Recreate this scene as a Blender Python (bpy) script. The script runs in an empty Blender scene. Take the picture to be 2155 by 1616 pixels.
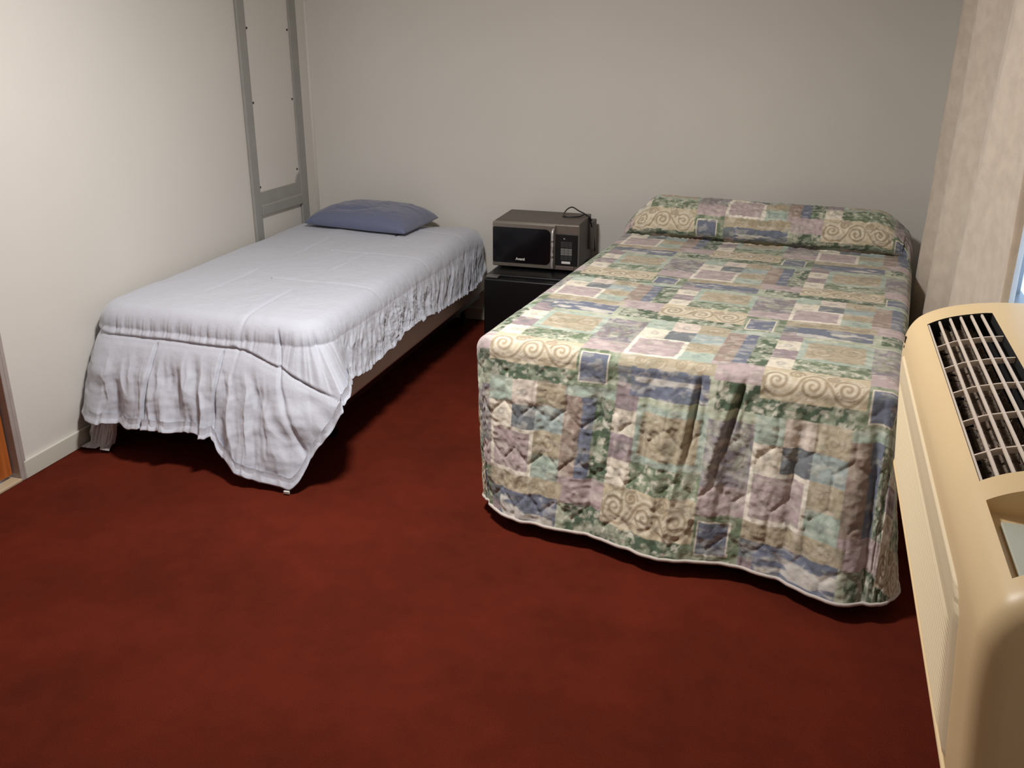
import bpy, bmesh, math, random
import numpy as np
from mathutils import Vector, Matrix
random.seed(4)
S = bpy.context.scene
COL = S.collection

# ------------------------------------------------------------------ helpers
def srgb(r, g, b):
    f = lambda c: (c/255/12.92) if c/255 <= .04045 else ((c/255+.055)/1.055)**2.4
    return (f(r), f(g), f(b), 1)

def new_mat(name, color, rough=.6, metal=0, spec=.5, bump=None, mottle=None, sheen=0):
    """bump=(scale, strength, distance); mottle=(scale, amount)"""
    m = bpy.data.materials.new(name); m.use_nodes = True
    nt = m.node_tree; b = nt.nodes['Principled BSDF']
    b.inputs['Base Color'].default_value = color
    b.inputs['Roughness'].default_value = rough
    b.inputs['Metallic'].default_value = metal
    b.inputs['Specular IOR Level'].default_value = spec
    if sheen: b.inputs['Sheen Weight'].default_value = sheen
    tc = nt.nodes.new('ShaderNodeTexCoord')
    if mottle:
        n = nt.nodes.new('ShaderNodeTexNoise'); n.inputs['Scale'].default_value = mottle[0]
        n.inputs['Detail'].default_value = 5
        nt.links.new(tc.outputs['Object'], n.inputs['Vector'])
        mr = nt.nodes.new('ShaderNodeMapRange')
        mr.inputs['From Min'].default_value = .3; mr.inputs['From Max'].default_value = .7
        mr.inputs['To Min'].default_value = 1-mottle[1]; mr.inputs['To Max'].default_value = 1+mottle[1]
        nt.links.new(n.outputs['Fac'], mr.inputs['Value'])
        vm = nt.nodes.new('ShaderNodeVectorMath'); vm.operation = 'SCALE'
        vm.inputs[0].default_value = color[:3]
        nt.links.new(mr.outputs['Result'], vm.inputs['Scale'])
        nt.links.new(vm.outputs['Vector'], b.inputs['Base Color'])
    if bump:
        n = nt.nodes.new('ShaderNodeTexNoise'); n.inputs['Scale'].default_value = bump[0]
        n.inputs['Detail'].default_value = 3
        nt.links.new(tc.outputs['Object'], n.inputs['Vector'])
        bp = nt.nodes.new('ShaderNodeBump'); bp.inputs['Strength'].default_value = bump[1]
        bp.inputs['Distance'].default_value = bump[2]
        nt.links.new(n.outputs['Fac'], bp.inputs['Height'])
        nt.links.new(bp.outputs['Normal'], b.inputs['Normal'])
    return m

def link(name, me, mat=None, parent=None, smooth=False):
    o = bpy.data.objects.new(name, me); COL.objects.link(o)
    if mat is not None:
        for m in (mat if isinstance(mat, (list, tuple)) else [mat]): me.materials.append(m)
    if smooth:
        me.polygons.foreach_set('use_smooth', [True]*len(me.polygons))
    if parent: o.parent = parent
    return o

def obj(name, bm, mat, parent=None, smooth=False, bevel=0, seg=2):
    me = bpy.data.meshes.new(name)
    bmesh.ops.recalc_face_normals(bm, faces=bm.faces)
    bm.to_mesh(me); bm.free()
    o = link(name, me, mat, parent, smooth)
    if bevel:
        b = o.modifiers.new('bevel', 'BEVEL'); b.width = bevel; b.segments = seg
        b.limit_method = 'ANGLE'; b.angle_limit = math.radians(40)
        me.polygons.foreach_set('use_smooth', [True]*len(me.polygons))
        w = o.modifiers.new('wn', 'WEIGHTED_NORMAL'); w.keep_sharp = True
    return o

def bx(bm, x0, x1, y0, y1, z0, z1, mi=0):
    vs = [bm.verts.new((x, y, z)) for z in (z0, z1) for y in (y0, y1) for x in (x0, x1)]
    for f in ((0,2,3,1),(4,5,7,6),(0,1,5,4),(2,6,7,3),(0,4,6,2),(1,3,7,5)):
        fc = bm.faces.new([vs[i] for i in f]); fc.material_index = mi
    return vs

def box(name, x0, x1, y0, y1, z0, z1, mat, parent=None, bevel=0):
    bm = bmesh.new(); bx(bm, x0, x1, y0, y1, z0, z1)
    return obj(name, bm, mat, parent, bevel=bevel)

def tube_bm(bm, pts, r, n=10, closed=False):
    pts = [Vector(p) for p in pts]; rings = []
    up = Vector((0, 0, 1))
    for i, p in enumerate(pts):
        a = pts[max(i-1, 0)]; b = pts[min(i+1, len(pts)-1)]
        t = (b-a).normalized()
        s = t.cross(up)
        if s.length < 1e-3: s = t.cross(Vector((1, 0, 0)))
        s.normalize(); u = s.cross(t)
        rr = r[i] if isinstance(r, (list, tuple)) else r
        rings.append([bm.verts.new(p + s*rr*math.cos(2*math.pi*k/n) + u*rr*math.sin(2*math.pi*k/n)) for k in range(n)])
    for a, b in zip(rings, rings[1:]):
        for k in range(n): bm.faces.new((a[k], a[(k+1)%n], b[(k+1)%n], b[k]))
    bm.faces.new(rings[0]); bm.faces.new(rings[-1])

def spline(pts, n=8):
    pts = [np.array(p, float) for p in pts]; out = []
    P = [pts[0]] + pts + [pts[-1]]
    for i in range(1, len(P)-2):
        for k in range(n):
            t = k/n; a, b, c, d = P[i-1], P[i], P[i+1], P[i+2]
            out.append(.5*((2*b)+(c-a)*t+(2*a-5*b+4*c-d)*t*t+(3*b-a-3*c+d)*t**3))
    out.append(pts[-1]); return [tuple(p) for p in out]

def cyl_bm(bm, c, r, h, axis='z', n=20):
    c = Vector(c); d = {'x': Vector((1,0,0)), 'y': Vector((0,1,0)), 'z': Vector((0,0,1))}[axis]
    tube_bm(bm, [c, c+d*h], r, n)

def grid_mesh(name, P, mat, parent=None, keep=None, colors=None, smooth=True):
    """P: (nr, nc, 3) array. keep: (nr-1, nc-1) bool."""
    nr, nc, _ = P.shape
    idx = np.arange(nr*nc).reshape(nr, nc)
    q = np.stack([idx[:-1,:-1], idx[:-1,1:], idx[1:,1:], idx[1:,:-1]], -1).reshape(-1, 4)
    if keep is not None: q = q[keep.reshape(-1)]
    used = np.zeros(nr*nc, bool); used[q.reshape(-1)] = True
    remap = np.cumsum(used)-1
    q = remap[q]; V = P.reshape(-1, 3)[used]
    me = bpy.data.meshes.new(name)
    me.vertices.add(len(V)); me.vertices.foreach_set('co', V.astype(np.float32).reshape(-1))
    me.loops.add(len(q)*4); me.loops.foreach_set('vertex_index', q.astype(np.int32).reshape(-1))
    me.polygons.add(len(q))
    me.polygons.foreach_set('loop_start', np.arange(len(q), dtype=np.int32)*4)
    me.polygons.foreach_set('loop_total', np.full(len(q), 4, np.int32))
    me.update(calc_edges=True); me.validate()
    if colors is not None:
        a = me.color_attributes.new('pattern', 'FLOAT_COLOR', 'POINT')
        a.data.foreach_set('color', colors.reshape(-1, 4)[used].astype(np.float32).reshape(-1))
    return link(name, me, mat, parent, smooth)

def sm(x, a, b):
    t = np.clip((x-a)/(b-a), 0, 1); return t*t*(3-2*t)

def vnoise(x, y, seed=0):
    xi = np.floor(x).astype(np.int64); yi = np.floor(y).astype(np.int64)
    fx = x-xi; fy = y-yi; fx = fx*fx*(3-2*fx); fy = fy*fy*(3-2*fy)
    def h(a, b):
        n = (a*374761393 + b*668265263 + seed*1442695041) & 0xffffffff
        n = ((n ^ (n >> 13))*1274126177) & 0xffffffff
        return ((n ^ (n >> 16)) & 0xffff)/65535.0
    return (h(xi,yi)*(1-fx)+h(xi+1,yi)*fx)*(1-fy)+(h(xi,yi+1)*(1-fx)+h(xi+1,yi+1)*fx)*fy

def fbm(x, y, seed=0, o=4):
    r = 0; a = .5; t = 0
    for i in range(o):
        r = r + a*vnoise(x, y, seed+i*17); t += a; a *= .5; x = x*2.03+3.1; y = y*2.03+1.7
    return r/t

def thing(name, label, cat, loc=(0, 0, 0), group=None):
    o = bpy.data.objects.new(name, None); COL.objects.link(o); o.location = loc
    o.empty_display_size = .1
    o['label'] = label; o['category'] = cat
    if group: o['group'] = group
    return o
def tag(o, label, cat, group=None):
    o['label'] = label; o['category'] = cat
    if group: o['group'] = group
    return o
def struct(o): o['kind'] = 'structure'; return o
def lower(par):      # children are built in world space: keep them there under a moved empty
    for c in par.children:
        c.matrix_parent_inverse = Matrix.Translation(par.location).inverted()

# ------------------------------------------------------------------ materials
M = {}
M['wall'] = new_mat('wall_paint', srgb(216, 212, 205), .75, spec=.3, bump=(220, .08, .002), mottle=(1.4, .025))
M['ceiling'] = new_mat('ceiling_paint', srgb(200, 196, 190), .8)
M['base'] = new_mat('baseboard_paint', srgb(205, 202, 190), .45)
M['grey_trim'] = new_mat('grey_trim_paint', srgb(152, 151, 146), .4, bump=(60, .15, .003), mottle=(9, .06))
M['jamb'] = new_mat('grey_jamb_paint', srgb(168, 158, 152), .45, mottle=(14, .06))
M['screw'] = new_mat('screw_dark', srgb(48, 44, 40), .4, .6)
M['black'] = new_mat('black_plastic', srgb(20, 20, 22), .38)
M['dark'] = new_mat('dark_plastic', srgb(14, 13, 13), .7)  # near-black plastic for appliance feet and the grille pocket
M['ac'] = new_mat('ac_beige_plastic', srgb(232, 204, 156), .42, mottle=(2.5, .02))
M['ac_panel'] = new_mat('ac_front_panel', srgb(232, 214, 178), .5)
M['ac_bar'] = new_mat('ac_grille_bar', srgb(226, 210, 192), .4)
M['frost'] = new_mat('control_plate', srgb(196, 200, 186), .35)
M['steel'] = new_mat('brushed_steel', srgb(150, 143, 134), .34, .75, mottle=(40, .04))
M['mwtop'] = new_mat('microwave_case', srgb(92, 84, 77), .5, .2)
M['glassblk'] = new_mat('microwave_glass', srgb(14, 14, 18), .12)
M['print'] = new_mat('keypad_print', srgb(150, 148, 144), .6)
M['white'] = new_mat('white_print', srgb(215, 213, 208), .6)
M['fridge'] = new_mat('fridge_black', srgb(17, 17, 19), .33, bump=(260, .25, .001))
M['box_fabric'] = new_mat('box_spring_fabric', srgb(214, 204, 194), .9, bump=(300, .3, .001))
M['metal_blk'] = new_mat('bed_frame_metal', srgb(18, 17, 17), .5, .4)

# comforter: brushed microfibre, pale lavender grey
M['comforter'] = new_mat('comforter_fabric', srgb(190, 193, 204), .62, spec=.35, bump=(26, .25, .012), sheen=.25)
M['pillow'] = new_mat('pillow_fabric', srgb(101, 107, 134), .5, spec=.4, bump=(22, .3, .01), sheen=.3)
M['sheet'] = new_mat('grey_sheet_fabric', srgb(186, 180, 183), .8, bump=(40, .3, .01))
M['binding'] = new_mat('bedspread_binding', srgb(196, 186, 178), .8, bump=(120, .3, .002))

def carpet():
    m = bpy.data.materials.new('carpet_burgundy'); m.use_nodes = True
    nt = m.node_tree; b = nt.nodes['Principled BSDF']; L = nt.links
    b.inputs['Roughness'].default_value = 1; b.inputs['Specular IOR Level'].default_value = .1
    tc = nt.nodes.new('ShaderNodeTexCoord')
    def noise(s, d=4):
        n = nt.nodes.new('ShaderNodeTexNoise'); n.inputs['Scale'].default_value = s; n.inputs['Detail'].default_value = d
        L.new(tc.outputs['Object'], n.inputs['Vector']); return n
    n1, n2, n3 = noise(2.6, 4), noise(420, 2), noise(14, 5)
    add = nt.nodes.new('ShaderNodeMath'); add.operation = 'MULTIPLY_ADD'
    L.new(n3.outputs['Fac'], add.inputs[0]); add.inputs[1].default_value = .45; L.new(n1.outputs['Fac'], add.inputs[2])
    cr = nt.nodes.new('ShaderNodeValToRGB')
    cr.color_ramp.elements[0].position = .50; cr.color_ramp.elements[0].color = srgb(84, 30, 17)
    cr.color_ramp.elements[1].position = .95; cr.color_ramp.elements[1].color = srgb(103, 37, 22)
    L.new(add.outputs[0], cr.inputs['Fac'])
    mx = nt.nodes.new('ShaderNodeMixRGB'); mx.blend_type = 'MULTIPLY'; mx.inputs['Fac'].default_value = .55
    L.new(cr.outputs['Color'], mx.inputs['Color1'])
    c2 = nt.nodes.new('ShaderNodeValToRGB')
    c2.color_ramp.elements[0].position = .3; c2.color_ramp.elements[0].color = (.4, .4, .4, 1)
    c2.color_ramp.elements[1].position = .7; c2.color_ramp.elements[1].color = (1.35, 1.35, 1.35, 1)
    L.new(n2.outputs['Fac'], c2.inputs['Fac']); L.new(c2.outputs['Color'], mx.inputs['Color2'])
    L.new(mx.outputs['Color'], b.inputs['Base Color'])
    bp = nt.nodes.new('ShaderNodeBump'); bp.inputs['Strength'].default_value = .6; bp.inputs['Distance'].default_value = .004
    L.new(n2.outputs['Fac'], bp.inputs['Height']); L.new(bp.outputs['Normal'], b.inputs['Normal'])
    return m
M['carpet'] = carpet()

def wood():
    m = bpy.data.materials.new('door_wood'); m.use_nodes = True
    nt = m.node_tree; b = nt.nodes['Principled BSDF']; L = nt.links
    b.inputs['Roughness'].default_value = .35
    tc = nt.nodes.new('ShaderNodeTexCoord'); mp = nt.nodes.new('ShaderNodeMapping')
    mp.inputs['Scale'].default_value = (30, 30, 2)
    n = nt.nodes.new('ShaderNodeTexNoise'); n.inputs['Scale'].default_value = 1.5; n.inputs['Detail'].default_value = 6
    cr = nt.nodes.new('ShaderNodeValToRGB')
    cr.color_ramp.elements[0].position = .3; cr.color_ramp.elements[0].color = srgb(150, 78, 32)
    cr.color_ramp.elements[1].position = .7; cr.color_ramp.elements[1].color = srgb(184, 104, 48)
    L.new(tc.outputs['Object'], mp.inputs['Vector']); L.new(mp.outputs['Vector'], n.inputs['Vector'])
    L.new(n.outputs['Fac'], cr.inputs['Fac']); L.new(cr.outputs['Color'], b.inputs['Base Color'])
    return m
M['wood'] = wood()

def curtain_mat():
    m = bpy.data.materials.new('curtain_fabric'); m.use_nodes = True
    nt = m.node_tree; b = nt.nodes['Principled BSDF']; L = nt.links
    b.inputs['Roughness'].default_value = .7; b.inputs['Sheen Weight'].default_value = .4
    tc = nt.nodes.new('ShaderNodeTexCoord')
    n = nt.nodes.new('ShaderNodeTexNoise'); n.inputs['Scale'].default_value = 22; n.inputs['Detail'].default_value = 5
    L.new(tc.outputs['Object'], n.inputs['Vector'])
    cr = nt.nodes.new('ShaderNodeValToRGB')
    cr.color_ramp.elements[0].position = .35; cr.color_ramp.elements[0].color = srgb(212, 197, 180)
    cr.color_ramp.elements[1].position = .65; cr.color_ramp.elements[1].color = srgb(224, 210, 193)
    L.new(n.outputs['Fac'], cr.inputs['Fac']); L.new(cr.outputs['Color'], b.inputs['Base Color'])
    tr = nt.nodes.new('ShaderNodeBsdfTranslucent'); L.new(cr.outputs['Color'], tr.inputs['Color'])
    ms = nt.nodes.new('ShaderNodeMixShader'); ms.inputs['Fac'].default_value = .14
    out = nt.nodes['Material Output']
    L.new(b.outputs[0], ms.inputs[1]); L.new(tr.outputs[0], ms.inputs[2]); L.new(ms.outputs[0], out.inputs['Surface'])
    n2 = nt.nodes.new('ShaderNodeTexNoise'); n2.inputs['Scale'].default_value = 500
    L.new(tc.outputs['Object'], n2.inputs['Vector'])
    bp = nt.nodes.new('ShaderNodeBump'); bp.inputs['Strength'].default_value = .3; bp.inputs['Distance'].default_value = .001
    L.new(n2.outputs['Fac'], bp.inputs['Height']); L.new(bp.outputs['Normal'], b.inputs['Normal'])
    return m
M['curtain'] = curtain_mat()

def quilt_mat():
    m = bpy.data.materials.new('patchwork_print'); m.use_nodes = True
    nt = m.node_tree; b = nt.nodes['Principled BSDF']; L = nt.links
    b.inputs['Roughness'].default_value = .75; b.inputs['Specular IOR Level'].default_value = .25
    b.inputs['Sheen Weight'].default_value = .15
    a = nt.nodes.new('ShaderNodeAttribute'); a.attribute_name = 'pattern'
    L.new(a.outputs['Color'], b.inputs['Base Color'])
    tc = nt.nodes.new('ShaderNodeTexCoord')
    n = nt.nodes.new('ShaderNodeTexNoise'); n.inputs['Scale'].default_value = 35; n.inputs['Detail'].default_value = 4
    L.new(tc.outputs['Object'], n.inputs['Vector'])
    bp = nt.nodes.new('ShaderNodeBump'); bp.inputs['Strength'].default_value = .35; bp.inputs['Distance'].default_value = .008
    L.new(n.outputs['Fac'], bp.inputs['Height']); L.new(bp.outputs['Normal'], b.inputs['Normal'])
    return m
M['quilt'] = quilt_mat()

def glass_mat():
    m = bpy.data.materials.new('window_glass'); m.use_nodes = True
    nt = m.node_tree; L = nt.links
    nt.nodes.remove(nt.nodes['Principled BSDF'])
    t = nt.nodes.new('ShaderNodeBsdfTransparent'); t.inputs['Color'].default_value = (.93, .96, .97, 1)
    g = nt.nodes.new('ShaderNodeBsdfGlossy'); g.inputs['Roughness'].default_value = .02
    ms = nt.nodes.new('ShaderNodeMixShader'); ms.inputs['Fac'].default_value = .08
    L.new(t.outputs[0], ms.inputs[1]); L.new(g.outputs[0], ms.inputs[2])
    L.new(ms.outputs[0], nt.nodes['Material Output'].inputs['Surface'])
    return m
M['glass'] = glass_mat()

# ------------------------------------------------------------------ room
XR, YF, ZC = 3.37, -6.2, 2.45
struct(box('floor', -.1, XR+.1, YF-.1, .1, -.08, 0, M['carpet']))
struct(box('ceiling', -.1, XR+.1, YF-.1, .1, ZC, ZC+.1, M['ceiling']))
struct(box('wall_back', -.1, XR+.1, 0, .1, 0, ZC, M['wall']))
struct(box('wall_front', -.1, XR+.1, YF-.1, YF, 0, ZC, M['wall']))
# left wall with the doorway
DY1, DY0, DH = -2.462, -3.30, 2.04
bm = bmesh.new()
bx(bm, -.1, 0, DY1, 0, 0, ZC); bx(bm, -.1, 0, YF, DY0, 0, ZC); bx(bm, -.1, 0, DY0, DY1, DH, ZC)
struct(obj('wall_left', bm, M['wall']))
# right wall with the window opening
WY0, WY1, WZ0, WZ1 = -2.47, -.85, .78, 2.12
bm = bmesh.new()
bx(bm, XR, XR+.1, WY1, 0, 0, ZC); bx(bm, XR, XR+.1, YF, WY0, 0, ZC)
bx(bm, XR, XR+.1, WY0, WY1, 0, WZ0); bx(bm, XR, XR+.1, WY0, WY1, WZ1, ZC)
struct(obj('wall_right', bm, M['wall']))
# window
wn = bpy.data.objects.new('window_1', None); COL.objects.link(wn); struct(wn)
bm = bmesh.new(); f = .035
bx(bm, XR+.02, XR+.075, WY0, WY1, WZ0, WZ0+f); bx(bm, XR+.02, XR+.075, WY0, WY1, WZ1-f, WZ1)
bx(bm, XR+.02, XR+.075, WY0, WY0+f, WZ0+f, WZ1-f); bx(bm, XR+.02, XR+.075, WY1-f, WY1, WZ0+f, WZ1-f)
bx(bm, XR+.03, XR+.065, (WY0+WY1)/2-.02, (WY0+WY1)/2+.02, WZ0+f, WZ1-f)
obj('window_frame', bm, new_mat('window_frame_metal', srgb(160, 160, 160), .4, .6), wn)
box('window_pane', XR+.045, XR+.050, WY0+f-.003, WY1-f+.003, WZ0+f-.003, WZ1-f+.003, M['glass'], wn)
box('window_sill', XR-.012, XR+.02, WY0-.02, WY1+.02, WZ0-.025, WZ0, M['base'], wn, bevel=.003)
# baseboards
def baseboard(name, pts_box):
    bm = bmesh.new()
    x0, x1, y0, y1 = pts_box
    bx(bm, x0, x1, y0, y1, 0, .074)
    return struct(obj(name, bm, M['base'], bevel=.005))
baseboard('baseboard_left', (.0, .013, DY1, 0))
baseboard('baseboard_back', (.013, XR, -.013, 0))
baseboard('baseboard_right', (XR-.013, XR, YF, -.013))
baseboard('baseboard_front', (0, XR-.013, YF, YF+.013))
# corner bead between the walls
bm = bmesh.new(); tube_bm(bm, [(.0, 0, .07), (.0, 0, ZC)], .012, 10)
struct(obj('trim_1', bm, M['wall'], smooth=True))
# door + jamb + threshold
dr = bpy.data.objects.new('door_1', None); COL.objects.link(dr); struct(dr)
bm = bmesh.new()
bx(bm, -.062, -.024, DY0+.02, DY1-.028, .028, DH-.03)
obj('door_slab', bm, M['wood'], dr, bevel=.003)
for i, (z0, z1) in enumerate(((.18, .92), (1.08, 1.86))):
    for (a, b_) in ((DY0+.13, (DY0+DY1)/2-.05), ((DY0+DY1)/2+.03, DY1-.13)):
        bm = bmesh.new(); bx(bm, -.028, -.016, a, b_, z0, z1)
        obj('door_panel', bm, M['wood'], dr, bevel=.008)
bm = bmesh.new(); cyl_bm(bm, (-.024, DY0+.09, .98), .011, .045, 'x'); cyl_bm(bm, (.018, DY0+.09, .98), .027, .03, 'x', 24)
obj('door_knob', bm, M['steel'], dr, smooth=True)
bm = bmesh.new()
bx(bm, -.09, .008, DY1-.022, DY1-.0, 0, DH); bx(bm, -.09, .008, DY0, DY0+.018, 0, DH); bx(bm, -.09, .008, DY0+.018, DY1-.022, DH-.02, DH)
bx(bm, .0, .010, DY1-.006, DY1+.012, 0, DH+.02)
struct(obj('trim_2', bm, M['jamb'], bevel=.003))
struct(box('trim_3', -.1, .012, DY0+.018, DY1-.022, 0, .014, new_mat('threshold', srgb(190, 170, 140), .5), bevel=.004))
struct(box('wall_hall', -.6, -.58, DY0-.3, DY1+.3, 0, ZC, M['wall']))

# ------------------------------------------------------------------ access panel with grey boards on the left wall
ap = thing('access_panel', 'cream panel framed by flat grey boards on the left wall near the corner', 'wall panel', (0, -.41, 1.5))
bm = bmesh.new(); bx(bm, 0, .006, -.637, -.203, .77, 2.42); obj('panel', bm, M['wall'], ap)
def board(y0, y1, z0, z1, th):
    bm = bmesh.new(); bx(bm, 0, th, y0, y1, z0, z1); return bm
obj('side_board', board(-.706, -.637, .46, ZC, .017), M['grey_trim'], ap, bevel=.004)
obj('side_board', board(-.206, -.130, .46, ZC, .017), M['grey_trim'], ap, bevel=.004)
# cross board with a fillet at its upper right corner, stepped lower half
bm = bmesh.new()
prof = [(-.637, .668), (-.206, .656), (-.206, .83)]
for k in range(1, 7):
    a = k/6*math.pi/2; prof.append((-.206-.05*math.sin(a), .83-.05*(1-math.cos(a))))
prof.append((-.637, .786))
vs0 = [bm.verts.new((.0, y, z)) for y, z in prof]; vs1 = [bm.verts.new((.013, y, z)) for y, z in prof]
bm.faces.new(vs1); bm.faces.new(vs0[::-1])
for i in range(len(prof)):
    j = (i+1) % len(prof); bm.faces.new((vs0[i], vs0[j], vs1[j], vs1[i]))
obj('cross_board', bm, M['grey_trim'], ap, bevel=.002)
bm = bmesh.new()
pr = [(-.637, .668), (-.206, .656), (-.206, .715), (-.637, .722)]
v0 = [bm.verts.new((.013, y, z)) for y, z in pr]
v1 = [bm.verts.new((.021, y, z+(.0 if i < 2 else -.008))) for i, (y, z) in enumerate(pr)]
bm.faces.new(v1); bm.faces.new(v0[::-1])
for i in range(4):
    j = (i+1) % 4; bm.faces.new((v0[i], v0[j], v1[j], v1[i]))
obj('cross_batten', bm, M['grey_trim'], ap, bevel=.002)
for y, z in ((-.622, 1.975), (-.618, 1.592), (-.618, 1.236), (-.622, .812), (-.222, 1.96), (-.222, 1.578), (-.222, 1.225), (-.226, .85)):
    bm = bmesh.new(); cyl_bm(bm, (.005, y, z), .0055, .004, 'x', 12)
    obj('screw', bm, M['screw'], ap, smooth=True)
lower(ap)

# ------------------------------------------------------------------ twin bed
tb = thing('twin_bed', 'narrow bed against left wall with beige box spring on black metal frame', 'bed', (.53, -1.0, 0))
bm = bmesh.new(); bx(bm, .045, 1.047, -1.985, -.03, .188, .365); obj('box_spring', bm, M['box_fabric'], tb, bevel=.02)
bm = bmesh.new(); bx(bm, .05, 1.03, -1.985, -.03, .367, .545); obj('mattress', bm, new_mat('mattress_ticking', srgb(200, 198, 196), .85), tb, bevel=.05, seg=4)
bm = bmesh.new()
for x in (.055, 1.0): bx(bm, x, x+.025, -1.95, -.06, .155, .187)
for y in (-1.93, -1.02, -.1): bx(bm, .08, 1.0, y, y+.03, .155, .185)
obj('bed_frame', bm, M['metal_blk'], tb)
for x in (.1, .94):
    for y in (-1.75, -.12):
        bm = bmesh.new(); cyl_bm(bm, (x, y, .03), .014, .126); cyl_bm(bm, (x-.012, y, .022), .022, .024, 'x')
        obj('leg', bm, M['metal_blk'], tb, smooth=False)
lower(tb)

def comforter():
    # rim path: left side (head->foot), foot (left->right), corner, right side (foot->head), head corner
    cx, cy, Rc = .92, -1.89, .05
    pts = []; nrm = []; hz = []; out = []; tag_ = []
    def add(x, y, nx, ny, z, o, t): pts.append((x, y)); nrm.append((nx, ny)); hz.append(z); out.append(o); tag_.append(t)
    for y in np.linspace(-.02, -1.885, 60): add(.10, y, -1, 0, .42, .075, 0)
    for a in np.linspace(0, 1, 16)[1:-1]*math.pi/2:
        add(.15-.05*math.cos(a), -1.89-.05*math.sin(a), -math.cos(a), -math.sin(a), .42-(.42-.131)*math.sin(a)**.5, .085+(.25-.085)*math.sin(a)**2, 1)
    fx = [.0, .1, .136, .357, .57, .672, .70, .793, .86, .92]; fz = [.125, .128, .137, .139, .150, .143, .088, .045, .025, .016]
    for x in np.linspace(.15, cx, 260): add(x, -1.94, 0, -1, np.interp(x, fx, fz), np.interp(x, [.1, .3, .6, .72, .92], [.255, .262, .265, .29, .315]), 2)
    th = [0, 16, 22, 30, 42, 50, 66, 90]; tz = [.016, .010, .05, .135, .235, .318, .335, .318]; to = [.315, .325, .31, .295, .305, .305, .21, .125]
    for a in np.linspace(0, 90, 130)[1:-1]:
        r = math.radians(a); add(cx+Rc*math.sin(r), cy-Rc*math.cos(r), math.sin(r), -math.cos(r), np.interp(a, th, tz), np.interp(a, th, to), 3)
    sy = [-1.89, -1.74, -1.55, -1.235, -1.0, -.68, -.39, -.2, -.1]; szz = [.318, .288, .302, .33, .312, .292, .268, .30, .34]
    for y in np.linspace(-1.89, -.12, 460):
        add(cx+Rc, y, 1, 0, np.interp(y, sy, szz), np.interp(y, [-1.89, -1.7, -.3, -.12], [.125, .122, .11, .095]), 4)
    for a in np.linspace(0, 1, 24)[1:]*math.pi/2:
        add(cx+Rc-.08+.08*math.cos(a), -.12+.05*math.sin(a), math.cos(a), math.sin(a), .34+.1*math.sin(a), .095-.05*math.sin(a), 5)
    P = np.array(pts); N = np.array(nrm); HZ = np.array(hz); O = np.array(out); T = np.array(tag_)
    seg = np.hypot(*np.diff(P+N*.1, axis=0).T); pl = np.concatenate([[0], np.cumsum(seg)])
    # smooth hem values a little
    k = np.ones(5)/5; HZs = np.convolve(np.pad(HZ, 2, 'edge'), k, 'valid'); HZ = HZs
    n = len(P)
    spx, spy = .53, np.clip(P[:, 1], -1.5, -.35)
    spine = np.stack([np.full(n, spx), spy], 1)
    ns, nq = 90, 130
    sarr = np.linspace(0, 1, ns)
    XY = spine[None]*(1-sarr)[:, None, None] + P[None]*sarr[:, None, None]
    ztop = .578
    X, Y = XY[..., 0], XY[..., 1]
    e = np.minimum(np.minimum(X-.06, 1.01-X), np.minimum(Y+1.98, -Y+.05))
    Zt = ztop - .012*np.exp(-np.clip(e, 0, 1)/.06) + .006*(fbm(X*5, Y*4, 3)-.5)*2 + .004*(fbm(X*16, Y*12, 5)-.5)
    Zt -= .03*sm(Y, -.35, 0)
    # stitched lengthwise seams on the top
    for xs in (.40, .72, 1.0):
        w = xs + .01*np.sin(Y*5)
        Zt -= .006*np.exp(-((X-w)/.008)**2)*sm(np.sin(Y*9+xs*7), -.5, .3)
    for ys in (-1.45, -.9, -.35): Zt -= .003*np.exp(-((Y-ys)/.010)**2)
    top = np.stack([X, Y, Zt], -1)
    # skirt
    q = np.linspace(0, 1, nq)[1:][:, None]
    R = .085; D = ztop-.012-HZ[None]
    k1 = .26
    t1 = np.clip(q/k1, 0, 1)*math.pi/2; t2 = np.clip((q-k1)/(1-k1), 0, 1)
    zed = Zt[-1][None] - R*(1-np.cos(t1)) - (D-R)*t2
    o = R*np.sin(t1) + (O[None]-R)*t2**.9
    drop = R*t1/(math.pi/2)*1.2 + (D-R)*t2         # cloth length below rim
    pp = np.broadcast_to(pl[None], drop.shape)
    foot = ((T == 2) | (T == 3) | (T == 1)).astype(float); foot = np.convolve(np.pad(foot, 15, 'edge'), np.ones(31)/31, 'valid')[None]
    side = ((T == 4) | (T == 5)).astype(float); side = np.convolve(np.pad(side, 15, 'edge'), np.ones(31)/31, 'valid')[None]
    left = (T == 0).astype(float)[None]
    # seam at constant drop on the foot, falling away round the corner
    ang = np.where(T == 3, 1, 0).cumsum(); ang = ang/ang.max()
    seamd = .118 + .02*sm(P[:, 0], .6, .92)*0 + np.where(T >= 3, .0, 0)
    seamd = seamd + .012 + .05*sm(P[:, 0], .70, .93) + .15*ang + 1.2*sm(ang, .52, .95)
    sd = seamd[None]-drop
    below = sm(-sd, 0, .03); above = sm(sd, 0, .02)
    df = np.zeros_like(drop)
    # puffy panels: bulge between hem and seam
    H = np.clip(D-seamd[None], .05, 1)
    tt = np.clip((-sd)/H, 0, 1)
    df += foot*below*.012*np.sin(np.pi*tt**.6)
    # vertical folds on foot
    warp = .05*(fbm(pp*5, drop*6, 21)-.5)
    f1 = fbm((pp+warp-drop*.22)*11, drop*2.6, 31, 2); f2 = fbm((pp+warp-drop*.15)*34, drop*5, 41, 2)
    rid = lambda f: 1-np.abs(2*f-1)
    df += foot*below*sm(tt, .02, .5)*(.054*(rid(f1)-.6) + .011*(rid(f2)-.6))
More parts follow.
